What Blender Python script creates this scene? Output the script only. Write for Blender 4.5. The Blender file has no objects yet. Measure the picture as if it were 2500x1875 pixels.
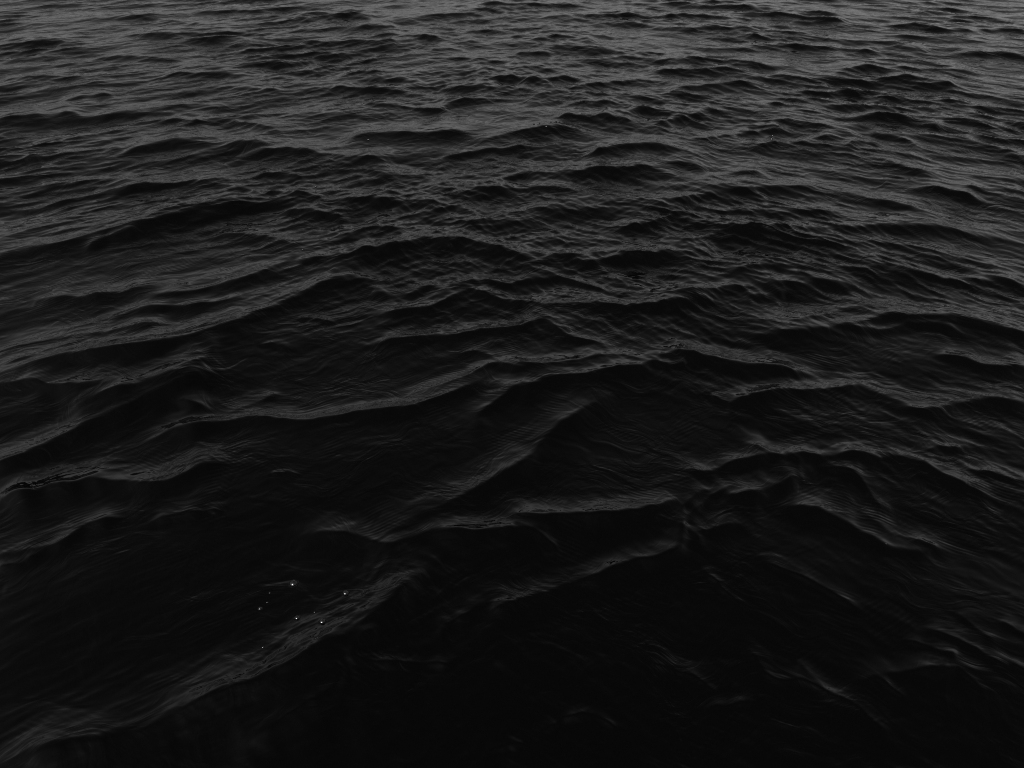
import bpy, math
import numpy as np

scene = bpy.context.scene
R = math.radians

# ---------------------------------------------------------------- camera
cam_data = bpy.data.cameras.new("camera")
cam = bpy.data.objects.new("camera", cam_data)
scene.collection.objects.link(cam)
cam.location = (0.0, 0.0, 2.5)
cam.rotation_euler = (R(90.0 - 34.5), 0.0, 0.0)
cam_data.sensor_width = 36.0
cam_data.lens = 18.0 / math.tan(R(65.0 / 2))
cam_data.clip_start = 0.05
cam_data.clip_end = 20000.0
scene.camera = cam

# ---------------------------------------------------------------- sky and sun
SUN_ELEV, SUN_AZIM = R(38.0), R(212.0)      # behind the viewer, a little to the left
world = bpy.data.worlds.new("World")
scene.world = world
world.use_nodes = True
wn, wl = world.node_tree.nodes, world.node_tree.links
wn.clear()
sky = wn.new("ShaderNodeTexSky")
sky.sky_type = 'NISHITA'
sky.sun_disc = False
sky.sun_elevation = SUN_ELEV
sky.sun_rotation = SUN_AZIM
sky.air_density = 1.0
sky.dust_density = 2.0
grey = wn.new("ShaderNodeRGBToBW")          # the photograph is black and white
bg = wn.new("ShaderNodeBackground")
bg.inputs["Strength"].default_value = 0.11
wo = wn.new("ShaderNodeOutputWorld")
wl.new(sky.outputs["Color"], grey.inputs["Color"])
wl.new(grey.outputs["Val"], bg.inputs["Color"])
wl.new(bg.outputs["Background"], wo.inputs["Surface"])

sun_data = bpy.data.lights.new("sun", 'SUN')
sun_data.energy = 5.0
sun_data.angle = R(0.53)
sun_data.color = (1.0, 1.0, 1.0)
sun = bpy.data.objects.new("sun", sun_data)
scene.collection.objects.link(sun)
sun.location = (-10, -16, 15)
sun.rotation_euler = (math.pi / 2 - SUN_ELEV, 0.0, math.pi - SUN_AZIM)

vs = scene.view_settings
vs.view_transform = 'Standard'
vs.look = 'None'
vs.gamma = 1.0
vs.use_curve_mapping = False
vs.exposure = -0.42
scene.cycles.max_bounces = 6
scene.cycles.use_denoising = False
scene.cycles.filter_width = 1.15

# ---------------------------------------------------------------- the swell: crest lines on the water, in metres
# (points along the crest, length of the face towards the viewer, length of the back, height)
CRESTS = [
    ([(-4.407,6.711),(-4.277,6.882),(-4.16,7.1),(-4.059,7.273)], 0.476, 0.449, 0.0752),
    ([(-3.635,6.217),(-3.448,6.348),(-3.217,6.458),(-3.016,6.554),(-2.726,6.615),(-2.388,6.673)], 0.285, 0.517, 0.0741),
    ([(-2.661,6.527),(-2.573,6.562),(-2.432,6.563),(-2.28,6.522),(-2.107,6.451)], 0.175, 0.234, 0.0363),
    ([(-2.098,6.425),(-1.928,6.411),(-1.816,6.406),(-1.677,6.335),(-1.566,6.259)], 0.194, 0.283, 0.0503),
    ([(-2.207,6.837),(-2.066,6.858),(-1.911,6.816)], 0.119, 0.202, 0.031),
    ([(-3.563,5.121),(-3.404,5.221),(-3.2,5.342),(-3.008,5.453),(-2.816,5.587),(-2.617,5.726),(-2.411,5.87),(-2.255,5.95),(-2.162,6.084)], 0.422, 0.692, 0.1096),
    ([(-2.151,5.57),(-2.029,5.58),(-1.87,5.539),(-1.732,5.481)], 0.249, 0.27, 0.0479),
    ([(-2.989,5.312),(-2.946,5.383),(-2.829,5.455),(-2.766,5.514)], 0.104, 0.175, 0.027),
    ([(-2.963,4.565),(-2.838,4.572),(-2.654,4.592),(-2.46,4.645),(-2.373,4.703)], 0.238, 0.314, 0.06),
    ([(-2.301,4.57),(-2.127,4.624),(-1.934,4.699),(-1.811,4.766),(-1.697,4.88),(-1.582,5.06),(-1.468,5.227)], 0.251, 0.373, 0.0652),
    ([(-1.735,4.384),(-1.66,4.491),(-1.551,4.695),(-1.463,4.938),(-1.427,5.145)], 0.252, 0.599, 0.0656),
    ([(-2.44,4.317),(-2.27,4.413),(-2.022,4.454),(-1.781,4.531)], 0.134, 0.155, 0.0348),
    ([(-1.775,4.432),(-1.759,4.307),(-1.764,4.186)], 0.103, 0.142, 0.0267),
    ([(-2.937,3.972),(-2.768,4.043),(-2.603,4.114),(-2.367,4.143),(-2.189,4.201)], 0.182, 0.232, 0.0472),
    ([(-2.81,3.824),(-2.672,3.931),(-2.546,4.04)], 0.078, 0.11, 0.0204),
    ([(-2.761,3.704),(-2.629,3.773),(-2.419,3.827),(-2.151,3.861),(-1.982,3.921),(-1.871,4.018),(-1.744,4.145),(-1.596,4.261),(-1.434,4.439),(-1.316,4.624),(-1.23,4.795),(-1.023,4.812)], 0.326, 0.307, 0.0847),
    ([(-1.432,5.115),(-1.25,5.137),(-1.016,5.223)], 0.262, 0.269, 0.068),
    ([(-1.808,6.013),(-1.607,5.997),(-1.398,5.929)], 0.158, 0.241, 0.0411),
    ([(-1.436,3.993),(-1.379,4.0),(-1.31,3.957)], 0.047, 0.061, 0.0123),
    ([(-1.292,4.325),(-1.188,4.323),(-1.099,4.285)], 0.047, 0.066, 0.0113),
    ([(-2.755,3.551),(-2.586,3.572),(-2.442,3.515),(-2.302,3.501),(-2.204,3.543)], 0.178, 0.187, 0.0464),
    ([(-2.422,2.921),(-2.334,2.982),(-2.263,3.084),(-2.189,3.137),(-2.086,3.246),(-1.999,3.324),(-1.892,3.405),(-1.792,3.519),(-1.695,3.606)], 0.211, 0.188, 0.0549),
    ([(-2.165,3.395),(-2.042,3.457),(-1.933,3.521),(-1.822,3.585),(-1.736,3.683),(-1.702,3.9),(-1.684,3.782)], 0.249, 0.229, 0.0648),
    ([(-2.303,2.699),(-2.182,2.727),(-2.11,2.766),(-2.004,2.784),(-1.939,2.83)], 0.245, 0.187, 0.0636),
    ([(-1.934,2.804),(-1.74,2.781),(-1.621,2.769),(-1.537,2.815),(-1.483,2.886),(-1.428,2.91)], 0.146, 0.165, 0.0381),
    ([(-1.43,2.913),(-1.434,3.005),(-1.426,3.056)], 0.108, 0.108, 0.028),
    ([(-1.637,3.191),(-1.512,3.246),(-1.421,3.281),(-1.289,3.296),(-1.166,3.281),(-1.079,3.272),(-0.916,3.31),(-0.834,3.31),(-0.754,3.346),(-0.671,3.368),(-0.507,3.375),(-0.409,3.45),(-0.309,3.526)], 0.212, 0.149, 0.055),
    ([(-1.699,3.388),(-1.588,3.366),(-1.471,3.352),(-1.375,3.411),(-1.29,3.494)], 0.1, 0.124, 0.0259),
    ([(-1.113,2.865),(-1.044,2.871),(-1.001,2.853)], 0.026, 0.028, 0.0058),
    ([(-2.13,2.351),(-2.003,2.374),(-1.923,2.398),(-1.877,2.451),(-1.854,2.511),(-1.758,2.542)], 0.097, 0.116, 0.0253),
    ([(-1.537,2.547),(-1.431,2.578),(-1.305,2.599)], 0.066, 0.091, 0.0172),
    ([(-2.098,2.287),(-2.021,2.296),(-1.97,2.36)], 0.07, 0.095, 0.0181),
    ([(-0.491,3.559),(-0.37,3.623),(-0.262,3.663),(-0.173,3.755),(-0.109,3.797),(-0.043,3.763),(0.004,3.713)], 0.154, 0.103, 0.0306),
    ([(-0.1,3.819),(0.041,3.742),(0.18,3.734),(0.349,3.768),(0.465,3.819),(0.637,3.837),(0.745,3.793)], 0.194, 0.157, 0.0504),
    ([(0.03,3.513),(0.066,3.497),(0.138,3.552),(0.194,3.607),(0.313,3.624),(0.467,3.624),(0.6,3.672),(0.736,3.731),(0.822,3.807),(0.948,3.886),(1.049,3.86)], 0.25, 0.149, 0.0532),
    ([(-0.143,3.343),(-0.058,3.439),(0.03,3.531)], 0.136, 0.137, 0.0354),
    ([(-0.458,2.527),(-0.37,2.589),(-0.272,2.653),(-0.156,2.741),(-0.035,2.81),(0.074,2.929),(0.158,3.08),(0.228,3.173),(0.334,3.277),(0.454,3.385)], 0.231, 0.191, 0.0599),
    ([(-0.787,2.473),(-0.704,2.483),(-0.618,2.434),(-0.542,2.39),(-0.5,2.39),(-0.455,2.424),(-0.36,2.473),(-0.182,2.463),(0.031,2.473)], 0.197, 0.138, 0.0512),
    ([(0.032,2.502),(0.11,2.453),(0.165,2.404)], 0.05, 0.036, 0.0094),
    ([(0.032,2.565),(0.214,2.56),(0.432,2.565),(0.62,2.607),(0.71,2.66)], 0.193, 0.141, 0.0503),
    ([(-0.023,2.081),(0.048,2.105),(0.128,2.147),(0.223,2.198),(0.303,2.207),(0.36,2.242),(0.438,2.278),(0.544,2.309),(0.651,2.337),(0.692,2.37)], 0.151, 0.101, 0.0358),
    ([(-0.232,2.004),(-0.158,2.051),(-0.102,2.1)], 0.065, 0.073, 0.0168),
    ([(0.642,2.553),(0.709,2.522),(0.748,2.492),(0.784,2.457)], 0.039, 0.039, 0.01),
    ([(0.744,2.476),(0.832,2.486),(0.955,2.522)], 0.107, 0.094, 0.0178),
    ([(0.757,2.548),(0.898,2.703),(0.987,2.764)], 0.062, 0.069, 0.016),
    ([(0.774,2.643),(0.867,2.741),(0.915,2.753)], 0.062, 0.07, 0.0162),
    ([(0.87,2.882),(0.929,2.865),(1.03,2.931),(1.127,2.937),(1.239,2.974)], 0.108, 0.098, 0.0281),
    ([(1.208,3.017),(1.245,2.973),(1.317,2.973),(1.408,2.985),(1.526,2.979),(1.691,2.991),(1.75,2.979)], 0.17, 0.129, 0.0442),
    ([(1.33,3.002),(1.351,2.934),(1.35,2.839)], 0.054, 0.062, 0.0091),
    ([(1.025,2.708),(1.117,2.714),(1.186,2.747),(1.323,2.828)], 0.151, 0.131, 0.0375),
    ([(1.486,2.891),(1.559,2.873),(1.618,2.82),(1.627,2.718),(1.64,2.652)], 0.068, 0.094, 0.0178),
    ([(1.272,2.629),(1.36,2.602),(1.415,2.571),(1.478,2.499),(1.531,2.45),(1.575,2.397),(1.676,2.387)], 0.161, 0.162, 0.0419),
    ([(1.559,2.595),(1.622,2.493),(1.707,2.453),(1.792,2.405)], 0.087, 0.111, 0.0226),
    ([(1.803,3.005),(1.949,2.931),(2.025,2.835),(2.116,2.749)], 0.118, 0.139, 0.0282),
    ([(1.22,3.436),(1.326,3.474),(1.481,3.52),(1.626,3.528),(1.791,3.567),(1.89,3.59)], 0.227, 0.121, 0.0384),
    ([(0.812,3.833),(0.953,3.884),(1.032,3.849),(1.183,3.806),(1.321,3.756),(1.51,3.73),(1.588,3.714)], 0.236, 0.198, 0.0613),
    ([(1.889,3.588),(1.977,3.513),(2.056,3.398),(2.139,3.348),(2.319,3.402),(2.425,3.443),(2.52,3.456),(2.687,3.419)], 0.186, 0.176, 0.0405),
    ([(0.805,3.764),(0.876,3.738),(0.962,3.755)], 0.055, 0.066, 0.0142),
    ([(1.065,3.478),(1.128,3.403)], 0.042, 0.048, 0.0109),
    ([(2.474,3.863),(2.57,3.843),(2.631,3.773),(2.736,3.74),(2.825,3.751)], 0.147, 0.139, 0.0264),
    ([(1.985,3.012),(2.088,3.063),(2.257,3.076)], 0.075, 0.1, 0.0196),
    ([(2.16,2.902),(2.266,2.879),(2.342,2.843),(2.384,2.831)], 0.07, 0.099, 0.0182),
    ([(0.923,4.593),(1.063,4.596),(1.219,4.626),(1.35,4.682),(1.51,4.713),(1.708,4.717),(1.917,4.759),(2.013,4.785),(2.117,4.763),(2.179,4.72)], 0.279, 0.247, 0.0647),
    ([(1.107,5.357),(1.295,5.462),(1.468,5.535),(1.673,5.619),(1.869,5.605),(2.152,5.637),(2.458,5.652),(2.65,5.665),(2.867,5.643),(3.02,5.619),(3.119,5.675),(3.212,5.658),(3.369,5.59),(3.489,5.505),(3.621,5.473)], 0.39, 0.329, 0.0717),
    ([(1.294,4.84),(1.49,4.917),(1.622,4.994),(1.855,5.011),(2.121,4.984),(2.388,4.966),(2.579,4.99)], 0.247, 0.372, 0.0642),
    ([(1.022,5.251),(1.227,5.269),(1.426,5.306)], 0.12, 0.184, 0.0311),
    ([(2.616,4.929),(2.723,4.886),(2.874,4.871)], 0.174, 0.246, 0.0453),
    ([(2.966,4.807),(3.132,4.83),(3.295,4.82),(3.375,4.735)], 0.273, 0.272, 0.0533),
    ([(1.643,4.111),(1.798,4.133),(1.922,4.178),(2.084,4.239),(2.258,4.325),(2.419,4.317),(2.473,4.301),(2.657,4.277),(2.787,4.23),(2.907,4.147),(3.035,4.102)], 0.336, 0.29, 0.0818),
    ([(1.79,4.286),(1.943,4.348),(2.107,4.438),(2.318,4.467),(2.528,4.597)], 0.169, 0.196, 0.0439),
    ([(2.075,4.179),(2.192,4.169),(2.374,4.221),(2.495,4.219),(2.585,4.194),(2.637,4.13)], 0.106, 0.058, 0.008),
    ([(2.898,3.83),(2.942,4.047),(2.96,4.221)], 0.109, 0.08, 0.0143),
    ([(2.679,4.115),(2.695,4.283)], 0.071, 0.077, 0.0123),
    ([(0.902,4.429),(1.065,4.465),(1.216,4.538)], 0.114, 0.139, 0.0296),
    ([(1.571,4.588),(1.766,4.633)], 0.096, 0.157, 0.025),
    ([(1.137,6.056),(1.364,6.223),(1.617,6.341),(1.871,6.372),(2.08,6.435),(2.26,6.484),(2.474,6.549),(2.616,6.552)], 0.33, 0.448, 0.0858),
    ([(2.62,6.557),(2.751,6.445),(2.89,6.33),(3.045,6.2),(3.165,6.065),(3.206,5.943)], 0.279, 0.465, 0.0725),
    ([(1.742,6.79),(2.046,6.908),(2.203,6.893),(2.261,6.831)], 0.131, 0.251, 0.034),
    ([(3.314,7.281),(3.423,7.167),(3.473,6.989),(3.601,6.802)], 0.201, 0.341, 0.0491),
    ([(3.848,6.467),(3.994,6.481),(4.149,6.457),(4.243,6.391)], 0.226, 0.386, 0.0588),
    ([(3.196,6.401),(3.346,6.465),(3.492,6.48),(3.65,6.397),(3.766,6.291)], 0.205, 0.36, 0.0532),
    ([(1.278,6.991),(1.444,7.102),(1.563,7.091),(1.693,6.991)], 0.185, 0.256, 0.0386),
    ([(1.803,5.837),(2.024,5.891),(2.295,5.929),(2.569,5.968)], 0.145, 0.252, 0.0377),
    ([(0.379,6.713),(0.515,6.836),(0.725,6.903),(0.945,6.904),(1.174,6.973),(1.314,6.921)], 0.352, 0.395, 0.0741),
    ([(-0.208,6.636),(-0.139,6.74),(0.064,6.859)], 0.118, 0.214, 0.0306),
    ([(-0.33,6.486),(-0.147,6.442),(0.132,6.497),(0.329,6.531),(0.467,6.486)], 0.186, 0.265, 0.0482),
    ([(-1.497,6.221),(-1.254,6.227),(-1.033,6.192),(-0.918,6.132)], 0.161, 0.248, 0.0418),
    ([(-1.137,6.352),(-1.049,6.414),(-0.947,6.37)], 0.112, 0.198, 0.0292),
    ([(-0.82,6.223),(-0.655,6.186),(-0.462,6.114),(-0.338,6.031)], 0.156, 0.236, 0.0405),
    ([(-1.307,5.226),(-1.126,5.208),(-0.896,5.248),(-0.75,5.326),(-0.664,5.426),(-0.493,5.417),(-0.311,5.418),(-0.175,5.33),(-0.007,5.254)], 0.254, 0.295, 0.066),
    ([(-1.141,5.663),(-0.965,5.667),(-0.848,5.632)], 0.154, 0.155, 0.028),
    ([(-0.544,5.768),(-0.391,5.762),(-0.26,5.674)], 0.08, 0.13, 0.0209),
    ([(-0.007,5.269),(0.171,5.267),(0.288,5.204),(0.465,5.212),(0.609,5.241)], 0.215, 0.26, 0.0558),
    ([(0.575,5.118),(0.816,5.188),(0.997,5.216),(1.179,5.244),(1.311,5.24)], 0.183, 0.225, 0.0476),
    ([(-0.592,5.129),(-0.402,5.084),(-0.294,4.999),(-0.222,4.912)], 0.109, 0.08, 0.0126),
    ([(-0.855,4.66),(-0.764,4.633),(-0.66,4.671),(-0.579,4.738),(-0.512,4.728),(-0.442,4.672)], 0.172, 0.149, 0.0308),
    ([(-0.448,4.761),(-0.306,4.781),(-0.174,4.831),(-0.062,4.763),(0.218,4.863),(0.331,4.884),(0.492,4.785)], 0.131, 0.148, 0.0339),
    ([(-0.736,4.399),(-0.572,4.431),(-0.472,4.486),(-0.373,4.6),(-0.279,4.687)], 0.14, 0.168, 0.0364),
    ([(-0.268,4.679),(-0.114,4.572),(0.079,4.512),(0.119,4.394),(0.197,4.248),(0.311,4.08),(0.481,3.997)], 0.098, 0.13, 0.0254),
    ([(0.1,4.502),(0.311,4.492),(0.519,4.454),(0.726,4.425),(0.938,4.443),(1.168,4.48)], 0.154, 0.167, 0.0401),
    ([(-0.744,4.058),(-0.619,4.086),(-0.543,4.115),(-0.344,4.117),(-0.207,4.193),(0.044,4.178),(0.147,4.273)], 0.172, 0.148, 0.0375),
    ([(-0.277,3.954),(-0.199,3.927),(-0.14,3.883),(-0.081,3.796)], 0.08, 0.067, 0.0144),
    ([(0.941,5.705),(1.072,5.737),(1.302,5.964),(1.528,6.388)], 0.154, 0.232, 0.0401),
    ([(-7.199,12.131),(-7.103,12.313),(-6.892,12.37),(-6.588,12.388),(-6.357,12.355)], 0.576, 1.572, 0.1),
    ([(-6.909,12.202),(-6.508,12.258)], 0.306, 0.747, 0.0797),
    ([(-6.396,13.209),(-6.063,13.269),(-5.725,13.253),(-5.456,13.146)], 0.247, 0.942, 0.0641),
    ([(-5.787,12.602),(-5.27,12.524),(-4.729,12.36),(-4.252,12.21),(-3.871,12.036)], 0.368, 0.872, 0.0958),
    ([(-5.475,11.277),(-5.326,11.347),(-5.083,11.296),(-4.853,11.273),(-4.649,11.198),(-4.407,11.134)], 0.297, 0.809, 0.0773),
    ([(-4.396,10.836),(-4.273,10.852),(-4.046,10.748)], 0.154, 0.507, 0.04),
    ([(-4.265,10.304),(-4.098,10.354),(-3.827,10.279),(-3.426,10.304)], 0.284, 0.823, 0.0739),
    ([(-6.226,10.177),(-5.928,10.189),(-5.537,10.177)], 0.306, 0.641, 0.0756),
    ([(-5.373,10.118),(-5.24,10.135),(-5.076,10.038)], 0.235, 0.501, 0.0544),
    ([(-5.279,8.376),(-5.028,8.493),(-4.87,8.6),(-4.666,8.615)], 0.312, 0.556, 0.0812),
    ([(-4.382,8.528),(-4.075,8.634),(-3.845,8.677),(-3.573,8.709),(-3.353,8.634),(-3.076,8.591),(-2.83,8.528)], 0.306, 0.698, 0.0796),
    ([(-3.836,8.362),(-3.659,8.395),(-3.404,8.406),(-3.286,8.362)], 0.211, 0.358, 0.0508),
    ([(-2.913,8.375),(-2.675,8.258),(-2.387,8.056),(-2.201,7.828)], 0.23, 0.303, 0.0451),
    ([(-3.568,7.359),(-3.397,7.482),(-3.269,7.56),(-3.096,7.612),(-2.875,7.614),(-2.645,7.585),(-2.421,7.577)], 0.39, 0.549, 0.1014),
    ([(-2.364,7.351),(-2.229,7.429),(-2.105,7.432),(-1.843,7.369),(-1.655,7.356),(-1.486,7.267),(-1.307,7.212)], 0.32, 0.437, 0.0833),
    ([(-5.135,14.528),(-4.656,14.597),(-4.045,14.603)], 0.175, 0.655, 0.0454),
    ([(-3.403,13.97),(-3.151,14.046),(-2.896,14.123),(-2.344,14.04)], 0.29, 0.789, 0.0754),
    ([(-2.91,12.134),(-2.535,12.151),(-2.048,12.245)], 0.259, 0.665, 0.0673),
    ([(-5.002,9.258),(-4.827,9.37),(-4.611,9.396)], 0.172, 0.535, 0.0446),
    ([(-3.218,9.697),(-2.98,9.683),(-2.771,9.623)], 0.154, 0.377, 0.04),
    ([(-6.376,14.173),(-5.813,13.969),(-5.263,13.77),(-4.679,13.418)], 0.254, 0.642, 0.0602),
    ([(-4.362,7.192),(-4.137,7.297),(-4.035,7.415),(-3.736,7.52)], 0.19, 0.359, 0.0485),
    ([(-1.944,13.982),(-1.689,14.106),(-1.367,14.131),(-0.836,14.296),(-0.562,14.27)], 0.278, 0.919, 0.0722),
    ([(-3.041,14.393),(-2.695,14.294),(-2.349,14.174)], 0.161, 0.62, 0.042),
    ([(-2.371,13.134),(-2.184,13.241),(-1.803,13.261)], 0.259, 0.583, 0.0673),
    ([(-1.991,12.598),(-1.681,12.658),(-1.427,12.57),(-1.123,12.424)], 0.31, 0.694, 0.0807),
    ([(-2.605,12.102),(-2.263,12.169),(-1.819,12.212)], 0.295, 0.671, 0.0767),
    ([(-0.535,15.16),(-0.017,15.16),(0.557,15.135),(1.076,15.16)], 0.39, 0.815, 0.1),
    ([(0.657,14.078),(1.013,14.176),(1.446,14.169),(2.148,14.15)], 0.322, 0.774, 0.0837),
    ([(0.423,12.553),(0.716,12.553),(0.954,12.474),(1.092,12.38)], 0.234, 0.544, 0.0608),
    ([(-1.044,11.696),(-0.844,11.796),(-0.66,11.799)], 0.155, 0.513, 0.0403),
    ([(-0.775,12.222),(-0.59,12.326),(-0.446,12.333)], 0.162, 0.532, 0.0421),
    ([(-1.32,11.256),(-1.011,11.273),(-0.764,11.221),(-0.432,11.209)], 0.149, 0.487, 0.0388),
    ([(-0.267,10.687),(-0.056,10.905),(0.161,11.047)], 0.175, 0.471, 0.0456),
    ([(0.123,11.597),(0.351,11.627),(0.486,11.597)], 0.153, 0.504, 0.0398),
    ([(-2.078,10.39),(-1.885,10.481),(-1.635,10.474)], 0.173, 0.443, 0.045),
    ([(-1.703,10.086),(-1.426,10.122),(-1.216,10.046)], 0.201, 0.397, 0.0516),
    ([(-0.373,10.051),(-0.133,10.135),(0.028,10.13)], 0.193, 0.383, 0.0501),
    ([(0.147,9.955),(0.389,10.044),(0.713,10.104),(0.912,10.073)], 0.269, 0.492, 0.0699),
    ([(0.891,9.8),(1.138,9.927),(1.39,10.044),(1.55,10.041),(1.629,10.033)], 0.322, 0.609, 0.0838),
    ([(-0.793,9.731),(-0.597,9.723),(-0.322,9.663),(-0.127,9.583)], 0.211, 0.422, 0.0548),
    ([(-0.672,9.058),(-0.53,9.159),(-0.272,9.219),(0.026,9.26)], 0.268, 0.454, 0.0696),
    ([(-2.161,9.739),(-1.755,9.639),(-1.319,9.559),(-1.116,9.448)], 0.231, 0.424, 0.0518),
    ([(-1.573,9.054),(-1.196,8.973),(-0.802,8.828)], 0.175, 0.352, 0.0454),
    ([(0.33,9.408),(0.487,9.543),(0.644,9.588)], 0.256, 0.663, 0.0664),
    ([(0.687,9.06),(0.837,9.099),(1.055,9.069),(1.194,8.995)], 0.264, 0.445, 0.0685),
    ([(1.12,8.659),(1.346,8.765),(1.541,8.879),(1.725,8.896),(1.861,8.847)], 0.291, 0.52, 0.0756),
    ([(0.547,8.511),(0.689,8.54),(1.004,8.547),(1.168,8.452)], 0.277, 0.385, 0.0619),
    ([(-0.235,7.723),(-0.01,7.906),(0.156,8.007),(0.391,8.091),(0.591,8.094)], 0.326, 0.442, 0.0809),
    ([(-1.755,7.591),(-1.575,7.469),(-1.332,7.304)], 0.191, 0.28, 0.0496),
    ([(-1.481,7.888),(-1.161,7.945),(-0.828,7.905),(-0.339,7.941)], 0.385, 0.625, 0.0882),
    ([(1.572,8.371),(1.771,8.527),(1.947,8.607)], 0.198, 0.321, 0.047),
    ([(0.83,7.415),(0.933,7.505),(1.251,7.54),(1.479,7.483),(1.623,7.415)], 0.305, 0.397, 0.0751),
    ([(-0.52,7.349),(-0.322,7.443),(0.149,7.588)], 0.158, 0.265, 0.0394),
    ([(2.539,14.117),(2.741,14.194),(3.024,14.114),(3.495,14.046)], 0.285, 0.623, 0.074),
    ([(2.55,12.941),(2.829,13.092),(3.038,13.126),(3.223,13.048),(3.681,13.065)], 0.265, 0.593, 0.0689),
    ([(3.644,15.225),(3.878,15.234),(4.145,15.144)], 0.181, 0.505, 0.0471),
    ([(4.263,14.308),(4.468,14.261),(4.709,13.976),(5.06,13.74)], 0.333, 0.633, 0.0807),
    ([(4.864,14.48),(5.06,14.398),(5.21,14.186)], 0.22, 0.658, 0.0571),
    ([(3.547,12.529),(3.828,12.673),(4.09,12.73),(4.378,12.705)], 0.259, 0.584, 0.0674),
    ([(5.962,13.355),(6.217,13.351),(6.514,13.207),(6.75,13.165),(6.913,12.974)], 0.295, 0.639, 0.0767),
    ([(7.156,13.052),(7.418,13.071),(7.708,12.99)], 0.214, 0.647, 0.0557),
    ([(5.003,11.751),(5.225,11.85),(5.373,11.874),(5.522,11.785),(5.624,11.699)], 0.33, 0.725, 0.0858),
    ([(3.948,11.892),(4.341,11.959),(4.686,11.945)], 0.169, 0.548, 0.044),
    ([(4.484,11.43),(4.749,11.542),(4.989,11.58)], 0.232, 0.54, 0.0603),
    ([(6.137,11.417),(6.365,11.426),(6.599,11.357),(6.829,11.319)], 0.247, 0.565, 0.0643),
    ([(2.115,10.83),(2.322,10.908),(2.491,10.893),(2.701,10.871),(2.878,10.898),(3.017,10.761),(3.28,10.633),(3.551,10.478)], 0.436, 0.777, 0.1002),
    ([(1.909,10.456),(2.201,10.467),(2.406,10.456),(2.711,10.518),(3.008,10.372)], 0.324, 0.576, 0.0792),
    ([(4.301,10.599),(4.472,10.666),(4.763,10.655),(4.986,10.582),(5.304,10.542),(5.551,10.534),(5.709,10.428)], 0.341, 0.774, 0.0887),
    ([(4.579,10.072),(4.774,10.059),(4.934,9.963),(5.1,9.8)], 0.323, 0.617, 0.084),
    ([(2.06,9.685),(2.389,9.771),(2.56,9.839),(2.806,9.879),(2.953,9.836)], 0.303, 0.501, 0.0713),
    ([(1.618,8.381),(1.859,8.575),(2.051,8.749),(2.224,8.806)], 0.258, 0.43, 0.067),
    ([(2.721,8.383),(2.832,8.411),(2.983,8.34),(3.146,8.205),(3.305,8.073)], 0.247, 0.344, 0.0542),
    ([(2.227,8.028),(2.376,8.094),(2.583,8.119),(2.707,8.083)], 0.212, 0.307, 0.05),
    ([(1.938,7.833),(2.151,7.982),(2.298,8.045)], 0.165, 0.281, 0.0429),
    ([(2.861,7.818),(3.038,7.863),(3.194,7.842),(3.331,7.767)], 0.211, 0.303, 0.0496),
    ([(2.392,7.632),(2.577,7.724),(2.772,7.732)], 0.18, 0.273, 0.042),
    ([(3.284,7.676),(3.415,7.729),(3.524,7.676)], 0.173, 0.3, 0.0449),
    ([(3.66,8.429),(3.81,8.462),(3.958,8.484),(4.071,8.422),(4.179,8.35),(4.251,8.198)], 0.369, 0.591, 0.0956),
    ([(4.258,9.327),(4.483,9.418),(4.664,9.397)], 0.171, 0.418, 0.0444),
    ([(4.762,9.451),(4.866,9.174),(4.966,8.91)], 0.195, 0.501, 0.0506),
    ([(4.416,8.723),(4.579,8.533),(4.728,8.328),(4.946,8.083)], 0.191, 0.4, 0.0497),
    ([(4.308,7.925),(4.424,7.821),(4.532,7.643),(4.637,7.472)], 0.187, 0.335, 0.0485),
    ([(3.557,7.938),(3.728,7.87),(3.835,7.731)], 0.164, 0.322, 0.0426),
    ([(3.19,10.266),(3.464,10.155),(3.714,9.987)], 0.173, 0.446, 0.045),
    ([(3.43,9.577),(3.662,9.52),(3.932,9.47)], 0.168, 0.378, 0.0436),
    ([(2.871,9.069),(3.123,8.985),(3.289,8.874)], 0.153, 0.319, 0.0397),
    ([(-1.539,1.453),(-1.431,1.476),(-1.341,1.517),(-1.272,1.538),(-1.202,1.556),(-1.06,1.63),(-0.962,1.684),(-0.838,1.741),(-0.758,1.802),(-0.654,1.888),(-0.582,1.933),(-0.569,1.994),(-0.495,2.049),(-0.44,2.123),(-0.412,2.165)], 0.291, 0.221, 0.0756),
    ([(-0.811,1.522),(-0.718,1.6),(-0.64,1.664),(-0.597,1.716),(-0.582,1.798),(-0.565,1.883),(-0.533,1.92)], 0.117, 0.131, 0.0303),
    ([(-0.578,1.823),(-0.486,1.816),(-0.306,1.826),(-0.246,1.826)], 0.041, 0.044, 0.0084),
    ([(0.179,1.62),(0.213,1.623),(0.26,1.642),(0.305,1.623),(0.348,1.598)], 0.032, 0.041, 0.0083),
    ([(-0.058,1.502),(-0.003,1.517),(0.035,1.526)], 0.026, 0.038, 0.0067),
    ([(0.12,1.574),(0.178,1.611)], 0.027, 0.04, 0.007),
    ([(0.781,2.259),(0.813,2.215),(0.835,2.163),(0.872,2.121)], 0.034, 0.034, 0.0088),
    ([(1.068,2.292),(1.155,2.239),(1.209,2.195),(1.259,2.144),(1.308,2.094)], 0.051, 0.074, 0.013),
    ([(0.883,1.854),(0.897,1.79),(0.939,1.766),(1.015,1.763),(1.056,1.743),(1.096,1.702),(1.165,1.663),(1.207,1.606)], 0.088, 0.06, 0.0172),
    ([(1.031,1.836),(1.053,1.786),(1.076,1.745)], 0.043, 0.049, 0.0113),
    ([(1.284,1.769),(1.335,1.779),(1.411,1.789),(1.52,1.793),(1.57,1.796),(1.649,1.786)], 0.098, 0.083, 0.0192),
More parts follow.
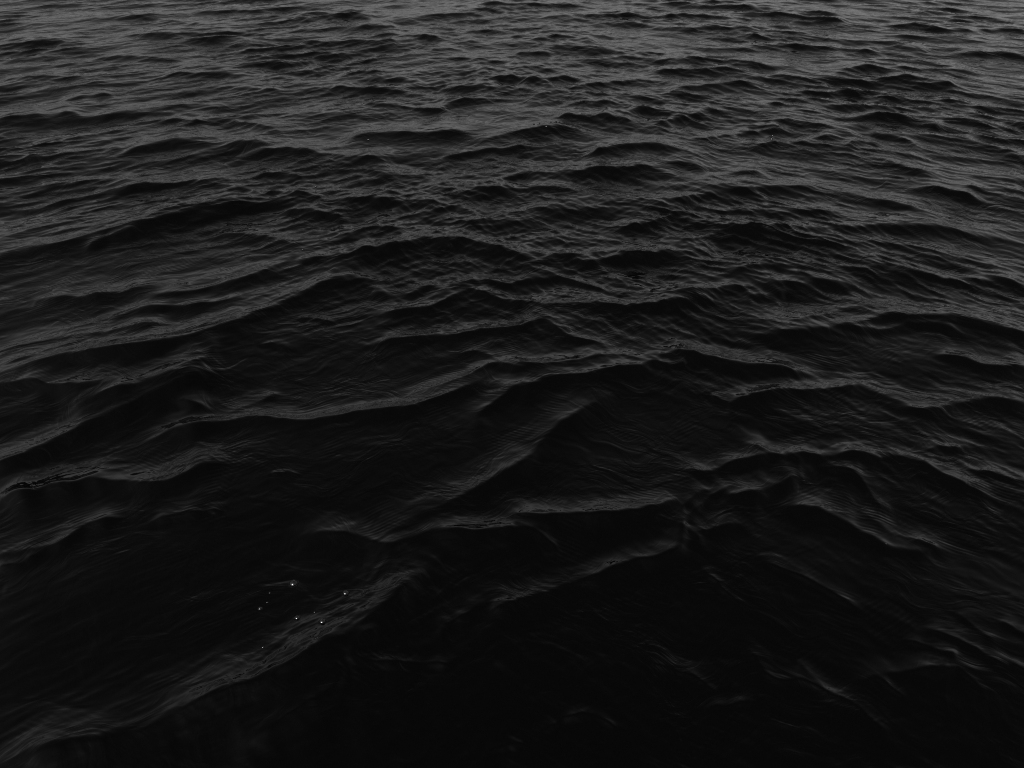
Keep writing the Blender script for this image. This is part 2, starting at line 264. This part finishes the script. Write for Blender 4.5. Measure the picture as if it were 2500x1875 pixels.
    ([(1.465,1.921),(1.527,1.891),(1.551,1.862),(1.597,1.855)], 0.057, 0.079, 0.0149),
    ([(1.571,1.966),(1.651,1.921),(1.696,1.884),(1.732,1.833),(1.758,1.812)], 0.06, 0.083, 0.0157),
    ([(1.711,2.049),(1.742,1.978),(1.768,1.94)], 0.036, 0.055, 0.0074),
    ([(1.861,2.015),(1.921,1.946)], 0.042, 0.074, 0.011),
    ([(1.774,1.829),(1.834,1.78)], 0.039, 0.068, 0.0101),
    ([(1.587,1.789),(1.629,1.714)], 0.025, 0.035, 0.0066),
    ([(1.286,1.768),(1.34,1.695)], 0.023, 0.032, 0.006),
    ([(0.522,1.836),(0.579,1.815),(0.652,1.787),(0.702,1.739)], 0.041, 0.056, 0.0107),
    ([(0.699,1.668),(0.789,1.68),(0.825,1.687)], 0.035, 0.044, 0.0084),
]


rng = np.random.default_rng(11)


def smooth(a, b, x):
    t = np.clip((x - a) / (b - a), 0.0, 1.0)
    return t * t * (3 - 2 * t)


# ---- the grid: rows get farther apart with distance, columns fan out with them
def rows():
    ys = [-1.2]
    while ys[-1] < 0.9:
        ys.append(ys[-1] + 0.03)
    while ys[-1] < 19.0:
        y = ys[-1]
        ys.append(y + max(0.0047, 0.0029 * y))
    g = 0.0035
    while ys[-1] < 6000.0:
        g = min(g * 1.04, 0.06)
        ys.append(ys[-1] * (1 + g))
    return np.array(ys)


NC = 1200
yr = rows()
NR = len(yr)
fan = np.linspace(-1.0, 1.0, NC)
fan = fan * (0.86 + 0.14 * np.abs(fan) ** 3)
half = 1.0 + 0.85 * np.maximum(yr, 0.0)
X = (half[:, None] * fan[None, :]).astype(np.float64)
Y = np.repeat(yr[:, None], NC, axis=1)
cell = np.maximum(np.gradient(yr), half * 1.72 / NC)[:, None]     # local spacing, for leaving out what it cannot carry
Z = np.zeros_like(X)

# ---- crest lines
def add_crest(pts, lf, lb, amp):
    p = np.array(pts, float)
    ch = p[-1] - p[0]
    ch /= np.hypot(*ch)
    nv = np.array([-ch[1], ch[0]])
    if nv[1] < 0:
        nv = -nv
    o = p[0]
    u = (p - o) @ ch
    v = (p - o) @ nv
    k = np.argsort(u)
    u, v = u[k], v[k]
    span = u[-1] - u[0]
    ext = 0.18 * span + 0.25 * min(lf, 0.5)
    us = np.linspace(u[0] - ext, u[-1] + ext, 240)
    vv = np.interp(us, u, v)
    ga = np.clip((v[1] - v[0]) / max(u[1] - u[0], 1e-3), -0.6, 0.6)
    gb = np.clip((v[-1] - v[-2]) / max(u[-1] - u[-2], 1e-3), -0.6, 0.6)
    vv[us < u[0]] = v[0] + (us[us < u[0]] - u[0]) * ga
    vv[us > u[-1]] = v[-1] + (us[us > u[-1]] - u[-1]) * gb
    du = us[1] - us[0]
    sig = max(0.045 * span, 0.012) / du
    n = int(3 * sig) + 1
    ker = np.exp(-0.5 * (np.arange(-n, n + 1) / sig) ** 2)
    ker /= ker.sum()
    vv = np.convolve(np.pad(vv, n, mode='edge'), ker, mode='valid')
    # a crest is never a clean line
    for lam in (0.30, 0.11):
        L = lam * span + 0.03
        vv += 0.017 * L * np.sin(us / L * 6.28 + rng.uniform(0, 6.28)) * (lf / (lf + 0.2) + 0.4)
    slope = np.gradient(vv, du)
    far = 1.4 * lb
    # bounding box in world
    c = o + us[:, None] * ch + vv[:, None] * nv
    m = max(lf, far) * 1.1
    x0, x1, y0, y1 = c[:, 0].min() - m, c[:, 0].max() + m, c[:, 1].min() - m, c[:, 1].max() + m
    r0, r1 = np.searchsorted(yr, y0), np.searchsorted(yr, y1)
    if r1 - r0 < 2:
        return
    hmin = half[r0:r1]
    c0 = np.searchsorted(fan, min((x0 / hmin).min(), (x0 / hmin).max()))
    c1 = np.searchsorted(fan, max((x1 / hmin).min(), (x1 / hmin).max()))
    sl = (slice(r0, r1), slice(c0, c1))
    dx, dy = X[sl] - o[0], Y[sl] - o[1]
    pu = dx * ch[0] + dy * ch[1]
    pv = dx * nv[0] + dy * nv[1]
    cs = 1.0 / np.sqrt(1 + np.interp(pu, us, slope) ** 2)
    d = (pv - np.interp(pu, us, vv)) * cs
    tap = smooth(us[0], us[0] + 0.20 * (us[-1] - us[0]), pu) * (1 - smooth(us[-1] - 0.20 * (us[-1] - us[0]), us[-1], pu))
    br = np.zeros_like(us)
    for q in (1.3, 2.4, 3.9):
        br += np.sin((us - us[0]) / (us[-1] - us[0]) * 6.28 * q * rng.uniform(0.8, 1.2) + rng.uniform(0, 6.28)) * q ** -0.4
    tap = tap * np.interp(pu, us, np.clip(0.95 + 0.18 * br, 0.6, 1.25))      # crests come and go along their length
    # direction of the grid line through each point, to turn a slope across the crest into a slope along the line
    gx, gy = X[sl] / half[r0:r1, None] * 0.85, 1.0
    gl = np.sqrt(gx * gx + gy)
    nx, ny = nv[0] - ch[0] * np.interp(pu, us, slope), nv[1] - ch[1] * np.interp(pu, us, slope)
    cosang = np.clip((nx * gx + ny) * cs / gl, 0.15, 1.0)
    e = 0.09 * min(lf, lb) + 0.005
    xb = np.clip(d / (1.15 * lb), 0, 1)
    band = smooth(-e, e, d) * np.sqrt(1 - xb) * (1 - 0.35 * xb)
    s0 = 1.45 * amp / lb                                 # slope of the back
    BACK[sl] = np.maximum(BACK[sl], s0 * tap * band * cosang)
    xf = np.clip(-d / lf, 0, 1)
    face = smooth(-e, e, -d) * (1 - xf) * tap
    FALL[sl] = np.maximum(FALL[sl], face * 2.3 / lf * cosang)


BACK = np.zeros_like(X)      # how steeply the water rises towards the viewer
FALL = np.zeros_like(X)      # how quickly it falls away again in front of a crest
for cr in CRESTS:
    add_crest(*cr)
step = np.gradient(yr)[:, None] * np.sqrt(1 + (0.85 * fan[None, :]) ** 2)
z = np.zeros(NC)
smax = BACK.max() + 1e-6
for i in range(NR - 1, -1, -1):
    keep = 1 - np.clip(BACK[i] / 0.12, 0, 1)
    drop = z * (1 - np.exp(-(FALL[i] * (0.35 + 0.65 * keep) + 1.3) * step[i]))
    z = z - np.minimum(drop, 0.36 * step[i]) + BACK[i] * step[i]
    # a crest spreads sideways as it runs out
    for _ in range(3):
        z[1:-1] = z[1:-1] + 0.24 * (0.25 + 0.75 * keep[1:-1]) * (z[2:] - 2 * z[1:-1] + z[:-2])
    Z[i] = z
del BACK, FALL, step

# ---- wind waves: two crossing trains, sharpened crests
NW = 220
lam = np.geomspace(2.6, 0.035, NW) * rng.uniform(0.94, 1.06, NW)
DX = np.zeros_like(X)
DY = np.zeros_like(X)
ZW = np.zeros_like(X)
wr = 0.5 + 0.5 * np.tanh(X / (0.25 * np.abs(Y) + 0.8))         # right-hand train grows to the right
calm = 0.34 + 0.64 * smooth(2.4, 6.5, Y)                       # sheltered water close to the boat
gust = np.zeros_like(X)
for i in range(9):
    L = rng.uniform(1.2, 5.0)
    a = rng.uniform(0, 6.28)
    gust += np.sin((X * math.cos(a) + 0.8 * Y * math.sin(a)) * 6.283 / L + rng.uniform(0, 6.28))
gust = np.clip(1.0 + 0.20 * gust / 1.5, 0.6, 1.6)
for (px, py, sx, sy, k) in ((-1.0, 7.9, 1.5, 0.8, 0.65), (-2.6, 5.2, 1.0, 0.5, 0.45), (0.55, 3.2, 0.7, 0.3, 0.5), (2.7, 4.0, 0.9, 0.35, 0.6)):
    gust *= 1 - k * np.exp(-((X - px) / sx) ** 2 - ((Y - py) / sy) ** 2)      # smooth patches in the troughs
for i in range(NW):
    l = lam[i]
    k = 6.2832 / l
    side = 1 if rng.random() < 0.5 else -1
    th = R(-90) + side * R(rng.normal(30, 21))
    kx, ky = math.cos(th), math.sin(th)
    if l > 0.9:
        s = 0.009
    elif l > 0.16:
        s = 0.025
    else:
        s = 0.034
    s *= rng.uniform(0.6, 1.4)
    a = s / k
    lod = smooth(1.3, 2.6, l / cell)
    r1 = int(np.searchsorted(-lod[:, 0], -1e-3)) if lod[-1, 0] < 1e-3 else NR
    if r1 < 3:
        continue
    sl = slice(0, r1)
    # crests running up to the right belong to the left-hand train
    w = (wr[sl] if kx < 0 else 1 - wr[sl]) * 0.85 + 0.22
    w = w * lod[sl]
    if l < 0.9:
        w = w * (calm[sl] if l < 0.12 else calm[sl] ** 1.35) * gust[sl]
    ph = k * (kx * X[sl] + ky * Y[sl]) + rng.uniform(0, 6.28)
    c, sn = np.cos(ph), np.sin(ph)
    ZW[sl] += a * w * c
    q = 0.95 * a * w * sn
    DX[sl] -= q * kx
    DY[sl] -= q * ky

# ---- crinkled skin on the back of the long crest by the bubbles, and on a slick farther out
for (px, py, sx, sy, rot, s0) in ((-0.72, 1.98, 0.42, 0.11, 0.85, 0.16), (-0.9, 7.6, 0.9, 0.45, 0.0, 0.06), (1.6, 3.05, 0.5, 0.25, 0.6, 0.07)):
    sl = slice(int(np.searchsorted(yr, py - 1.3)), int(np.searchsorted(yr, py + 1.3)))
    ax, ay = X[sl] - px, Y[sl] - py
    e = np.exp(-((ax * math.cos(rot) + ay * math.sin(rot)) / sx) ** 2 - ((-ax * math.sin(rot) + ay * math.cos(rot)) / sy) ** 2)
    f = np.zeros_like(ax)
    for i in range(46):
        l = rng.uniform(0.03, 0.11)
        th = rot + R(90) + rng.normal(0, 0.7)
        ph = 6.2832 / l * (ax * math.cos(th) + ay * math.sin(th)) + rng.uniform(0, 6.28)
        f += (np.abs(np.sin(ph / 2)) * -2 + 1.27) * l / 6.2832
    ZW[sl] += -s0 * f * e / 46 ** 0.5 * 1.4

Z += ZW

# ---- build the water sheet
co = np.empty((NR * NC, 3), np.float32)
co[:, 0] = (X + DX).ravel()
co[:, 1] = (Y + DY).ravel()
co[:, 2] = Z.ravel()
idx = np.arange(NR * NC, dtype=np.int32).reshape(NR, NC)
quads = np.stack([idx[:-1, :-1], idx[:-1, 1:], idx[1:, 1:], idx[1:, :-1]], axis=-1).reshape(-1, 4)
me = bpy.data.meshes.new("water")
me.vertices.add(len(co))
me.vertices.foreach_set("co", co.ravel())
me.loops.add(quads.size)
me.loops.foreach_set("vertex_index", quads.ravel())
me.polygons.add(len(quads))
me.polygons.foreach_set("loop_start", np.arange(0, quads.size, 4, dtype=np.int32))
me.polygons.foreach_set("use_smooth", np.ones(len(quads), bool))
me.update(calc_edges=True)
water = bpy.data.objects.new("water", me)
water["kind"] = "structure"
water["label"] = "dark rippling open sea with crossing wave crests"
scene.collection.objects.link(water)


def material(name):
    m = bpy.data.materials.new(name)
    m.use_nodes = True
    nt = m.node_tree
    nt.nodes.clear()
    return m, nt.nodes, nt.links


# ---- water material: almost black body, clear reflection, fine capillary ripples as relief
mw, n, l = material("sea_water")
out = n.new("ShaderNodeOutputMaterial")
bs = n.new("ShaderNodeBsdfPrincipled")
bs.inputs["Base Color"].default_value = (0.0004, 0.0004, 0.0004, 1)
bs.inputs["IOR"].default_value = 1.333
bs.inputs["Roughness"].default_value = 0.02
l.new(bs.outputs[0], out.inputs["Surface"])
tc = n.new("ShaderNodeTexCoord")
# ripples bend with the water: push the coordinates about before stretching them
wp = n.new("ShaderNodeTexNoise")
wp.inputs["Scale"].default_value = 2.1
wp.inputs["Detail"].default_value = 2.0
l.new(tc.outputs["Object"], wp.inputs["Vector"])
w1 = n.new("ShaderNodeVectorMath")
w1.operation = 'SUBTRACT'
w1.inputs[1].default_value = (0.5, 0.5, 0.5)
l.new(wp.outputs["Color"], w1.inputs[0])
w2 = n.new("ShaderNodeVectorMath")
w2.operation = 'SCALE'
w2.inputs["Scale"].default_value = 0.55
l.new(w1.outputs[0], w2.inputs[0])
w3 = n.new("ShaderNodeVectorMath")
l.new(tc.outputs["Object"], w3.inputs[0])
l.new(w2.outputs[0], w3.inputs[1])
bent = w3.outputs[0]


def noise(scale_xyz, rot, detail=3.0, rough=0.5, dist=0.0):
    mp = n.new("ShaderNodeMapping")
    mp.vector_type = 'TEXTURE'                       # turn first, then stretch
    mp.inputs["Scale"].default_value = tuple(1.0 / s for s in scale_xyz)
    mp.inputs["Rotation"].default_value = (0, 0, rot)
    l.new(bent, mp.inputs["Vector"])
    t = n.new("ShaderNodeTexNoise")
    t.inputs["Scale"].default_value = 1.0
    t.inputs["Detail"].default_value = detail
    t.inputs["Roughness"].default_value = rough
    t.inputs["Distortion"].default_value = dist
    l.new(mp.outputs[0], t.inputs["Vector"])
    return t.outputs["Fac"]


def math_node(op, a, b):
    t = n.new("ShaderNodeMath")
    t.operation = op
    for i, v in enumerate((a, b)):
        if isinstance(v, (int, float)):
            t.inputs[i].default_value = v
        else:
            l.new(v, t.inputs[i])
    return t.outputs[0]


def patch(scale, rot, lo, hi, floor):
    # where a set of ripples runs strong
    mr = n.new("ShaderNodeMapRange")
    mr.inputs["From Min"].default_value = lo
    mr.inputs["From Max"].default_value = hi
    mr.inputs["To Min"].default_value = floor
    l.new(noise(scale, rot, 2.0, 0.5), mr.inputs["Value"])
    return mr.outputs[0]


r1 = math_node('MULTIPLY', noise((10, 31, 9), R(25), 2.0, 0.5, 0.8), patch((1.2, 2.1, 1), 0.3, 0.45, 0.66, 0.12))
r2 = math_node('MULTIPLY', noise((9, 26, 9), R(-28), 2.0, 0.5, 0.8), patch((1.4, 2.3, 1), 1.9, 0.45, 0.66, 0.12))
r3 = math_node('MULTIPLY', noise((3.6, 10.5, 3), R(24), 1.0, 0.5, 0.6), patch((0.9, 1.5, 1), 0.9, 0.38, 0.62, 0.4))
r4 = math_node('MULTIPLY', noise((3.3, 9.5, 3), R(-27), 1.0, 0.5, 0.6), patch((0.8, 1.6, 1), 2.6, 0.38, 0.62, 0.4))
hsum = math_node('ADD', math_node('ADD', r1, r2), math_node('MULTIPLY', math_node('ADD', r3, r4), 2.0))


def train(rot, seed):
    # short trains of capillary ripples, in patches
    mp = n.new("ShaderNodeMapping")
    mp.inputs["Rotation"].default_value = (0, 0, rot)
    l.new(tc.outputs["Object"], mp.inputs["Vector"])
    w = n.new("ShaderNodeTexWave")
    w.wave_type = 'BANDS'
    w.bands_direction = 'Y'
    w.inputs["Scale"].default_value = 14.0
    w.inputs["Distortion"].default_value = 5.0
    w.inputs["Detail"].default_value = 1.5
    w.inputs["Detail Scale"].default_value = 0.35
    l.new(mp.outputs[0], w.inputs["Vector"])
    ms = noise((2.6 + seed, 4.4, 3), rot + seed, 2.0, 0.55)
    rr = n.new("ShaderNodeMapRange")
    rr.inputs["From Min"].default_value = 0.56
    rr.inputs["From Max"].default_value = 0.74
    l.new(ms, rr.inputs["Value"])
    return math_node('MULTIPLY', w.outputs["Fac"], rr.outputs[0])


hsum = math_node('ADD', hsum, math_node('MULTIPLY', math_node('ADD', train(R(28), 0.3), train(R(-33), 0.9)), 0.22))
bump = n.new("ShaderNodeBump")
bump.inputs["Strength"].default_value = 1.0
bump.inputs["Distance"].default_value = 0.0038
l.new(hsum, bump.inputs["Height"])
l.new(bump.outputs["Normal"], bs.inputs["Normal"])
me.materials.append(mw)

# ---------------------------------------------------------------- bubbles riding on the water
from mathutils import Vector

# (x, y, radius, label)
BUBBLES = [
    (-0.880, 2.211, 0.0158, 'largest shining bubble, highest of the bright ones above the long near crest', 'bubbles on the near water'),
    (-0.658, 2.152, 0.0119, 'shining bubble farthest right of the cluster above the long near crest', 'bubbles on the near water'),
    (-0.715, 1.990, 0.0125, 'bright bubble lowest of the cluster, on the grey back of the long near crest', 'bubbles on the near water'),
    (-0.823, 2.036, 0.0101, 'dim half-lit bubble between the largest bubble and the lowest bright bubble', 'bubbles on the near water'),
    (-0.981, 2.082, 0.0069, 'small glinting bubble leftmost of the cluster above the long near crest', 'bubbles on the near water'),
    (-0.963, 2.164, 0.0033, 'tiny faint bubble left of the largest bubble, upper of two', 'bubbles on the near water'),
    (-0.960, 2.115, 0.0029, 'tiny faint bubble just above the small glinting leftmost bubble', 'bubbles on the near water'),
    (-0.762, 2.060, 0.0035, 'tiny faint bubble just above the lowest bright bubble of the cluster', 'bubbles on the near water'),
    (-0.916, 1.890, 0.0043, 'faint bubble on the grey crest band below the bubble cluster', 'bubbles on the near water'),
    (1.573, 2.402, 0.0033, 'lone tiny bubble at the foot of the grey ripples at right', 'bubbles on the near water'),
    (2.599, 8.023, 0.0112, 'lone white glint of a bubble on a dark wave face at far right', None),
    (0.220, 8.191, 0.0098, 'leftmost of the tiny bubbles strung along a far dark crest', 'tiny bubbles along the far crest'),
    (0.279, 8.225, 0.0077, 'second from left of the tiny bubbles strung along a far dark crest', 'tiny bubbles along the far crest'),
    (0.344, 8.050, 0.0075, 'lowest of the tiny bubbles strung along a far dark crest', 'tiny bubbles along the far crest'),
    (0.398, 8.260, 0.0088, 'middle one of the tiny bubbles strung along a far dark crest', 'tiny bubbles along the far crest'),
    (0.427, 8.274, 0.0077, 'third from right of the tiny bubbles strung along a far dark crest', 'tiny bubbles along the far crest'),
    (0.457, 8.323, 0.0100, 'highest of the tiny bubbles strung along a far dark crest', 'tiny bubbles along the far crest'),
    (0.488, 8.309, 0.0077, 'rightmost of the tiny bubbles strung along a far dark crest', 'tiny bubbles along the far crest'),
    (-1.393, 7.785, 0.0106, 'lone bubble in the smooth dark trough left of the far crest', None),
    (-1.668, 6.588, 0.0111, 'lone bubble in a dark hollow among the ripples, left of centre', None),
    (-1.505, 5.295, 0.0077, 'lone bubble at the peak where two left crests meet', None),
]


mf, n, l = material("bubble_film")
out = n.new("ShaderNodeOutputMaterial")
gl = n.new("ShaderNodeBsdfGlossy")
gl.inputs["Roughness"].default_value = 0.22
tr = n.new("ShaderNodeBsdfTransparent")
lw = n.new("ShaderNodeFresnel")
lw.inputs["IOR"].default_value = 2.2
mx = n.new("ShaderNodeMixShader")
l.new(lw.outputs[0], mx.inputs[0])
l.new(tr.outputs[0], mx.inputs[1])
l.new(gl.outputs[0], mx.inputs[2])
l.new(mx.outputs[0], out.inputs["Surface"])


def dome_mesh(name, r0, r1, z0, z1, rings, seg=20):
    v, f = [], []
    for i in range(rings):
        t = i / rings
        a = t * math.pi / 2
        for j in range(seg):
            b = 6.28318 * j / seg
            v.append((math.cos(a) * math.cos(b), math.cos(a) * math.sin(b), 0.82 * math.sin(a)))
    v.append((0, 0, 0.82))
    for i in range(rings - 1):
        for j in range(seg):
            k = (j + 1) % seg
            f.append((i * seg + j, i * seg + k, (i + 1) * seg + k, (i + 1) * seg + j))
    for j in range(seg):
        f.append(((rings - 1) * seg + j, (rings - 1) * seg + (j + 1) % seg, len(v) - 1))
    m = bpy.data.meshes.new(name)
    m.from_pydata(v, [], f)
    m.polygons.foreach_set("use_smooth", [True] * len(m.polygons))
    m.materials.append(mf)
    return m


def rim_mesh(seg=20):
    # the water drawn up in a ring around the foot of a bubble
    prof = [(1.75, -0.16), (1.5, 0.0), (1.25, 0.06), (1.08, 0.17), (0.97, 0.3), (0.92, 0.05)]
    v = [(r * math.cos(6.28318 * j / seg), r * math.sin(6.28318 * j / seg), z) for r, z in prof for j in range(seg)]
    f = [(i * seg + j, i * seg + (j + 1) % seg, (i + 1) * seg + (j + 1) % seg, (i + 1) * seg + j)
         for i in range(len(prof) - 1) for j in range(seg)]
    m = bpy.data.meshes.new("bubble_rim")
    m.from_pydata(v, [], f)
    m.polygons.foreach_set("use_smooth", [True] * len(m.polygons))
    m.materials.append(mw)
    return m


dome = dome_mesh("bubble_dome", 1, 1, 0, 1, 7)
rim = rim_mesh()


def surface(x, y):
    r = int(np.searchsorted(yr, y))
    r = slice(max(r - 14, 0), r + 14)
    q = (X[r] + DX[r] - x) ** 2 + (Y[r] + DY[r] - y) ** 2
    i, j = np.unravel_index(np.argmin(q), q.shape)
    i += r.start
    p = lambda a, b: np.array((X[a, b] + DX[a, b], Y[a, b] + DY[a, b], Z[a, b]))
    nrm = np.cross(p(i, j + 2) - p(i, j - 2), p(i + 2, j) - p(i - 2, j))
    return Vector(p(i, j)), Vector(nrm).normalized()


for bx, by, br, label, group in BUBBLES:
    pos, nrm = surface(bx, by)
    q = nrm.to_track_quat('Z', 'Y')
    root = bpy.data.objects.new("bubble", None)
    root.empty_display_size = br
    root.location = pos
    root.rotation_mode = 'QUATERNION'
    root.rotation_quaternion = q
    root.scale = (br, br, br)
    root["label"] = label
    root["category"] = "bubble"
    if group:
        root["group"] = group
    scene.collection.objects.link(root)
    for nm, m in (("dome", dome), ("rim", rim)):
        o = bpy.data.objects.new(nm, m)
        o.parent = root
        scene.collection.objects.link(o)
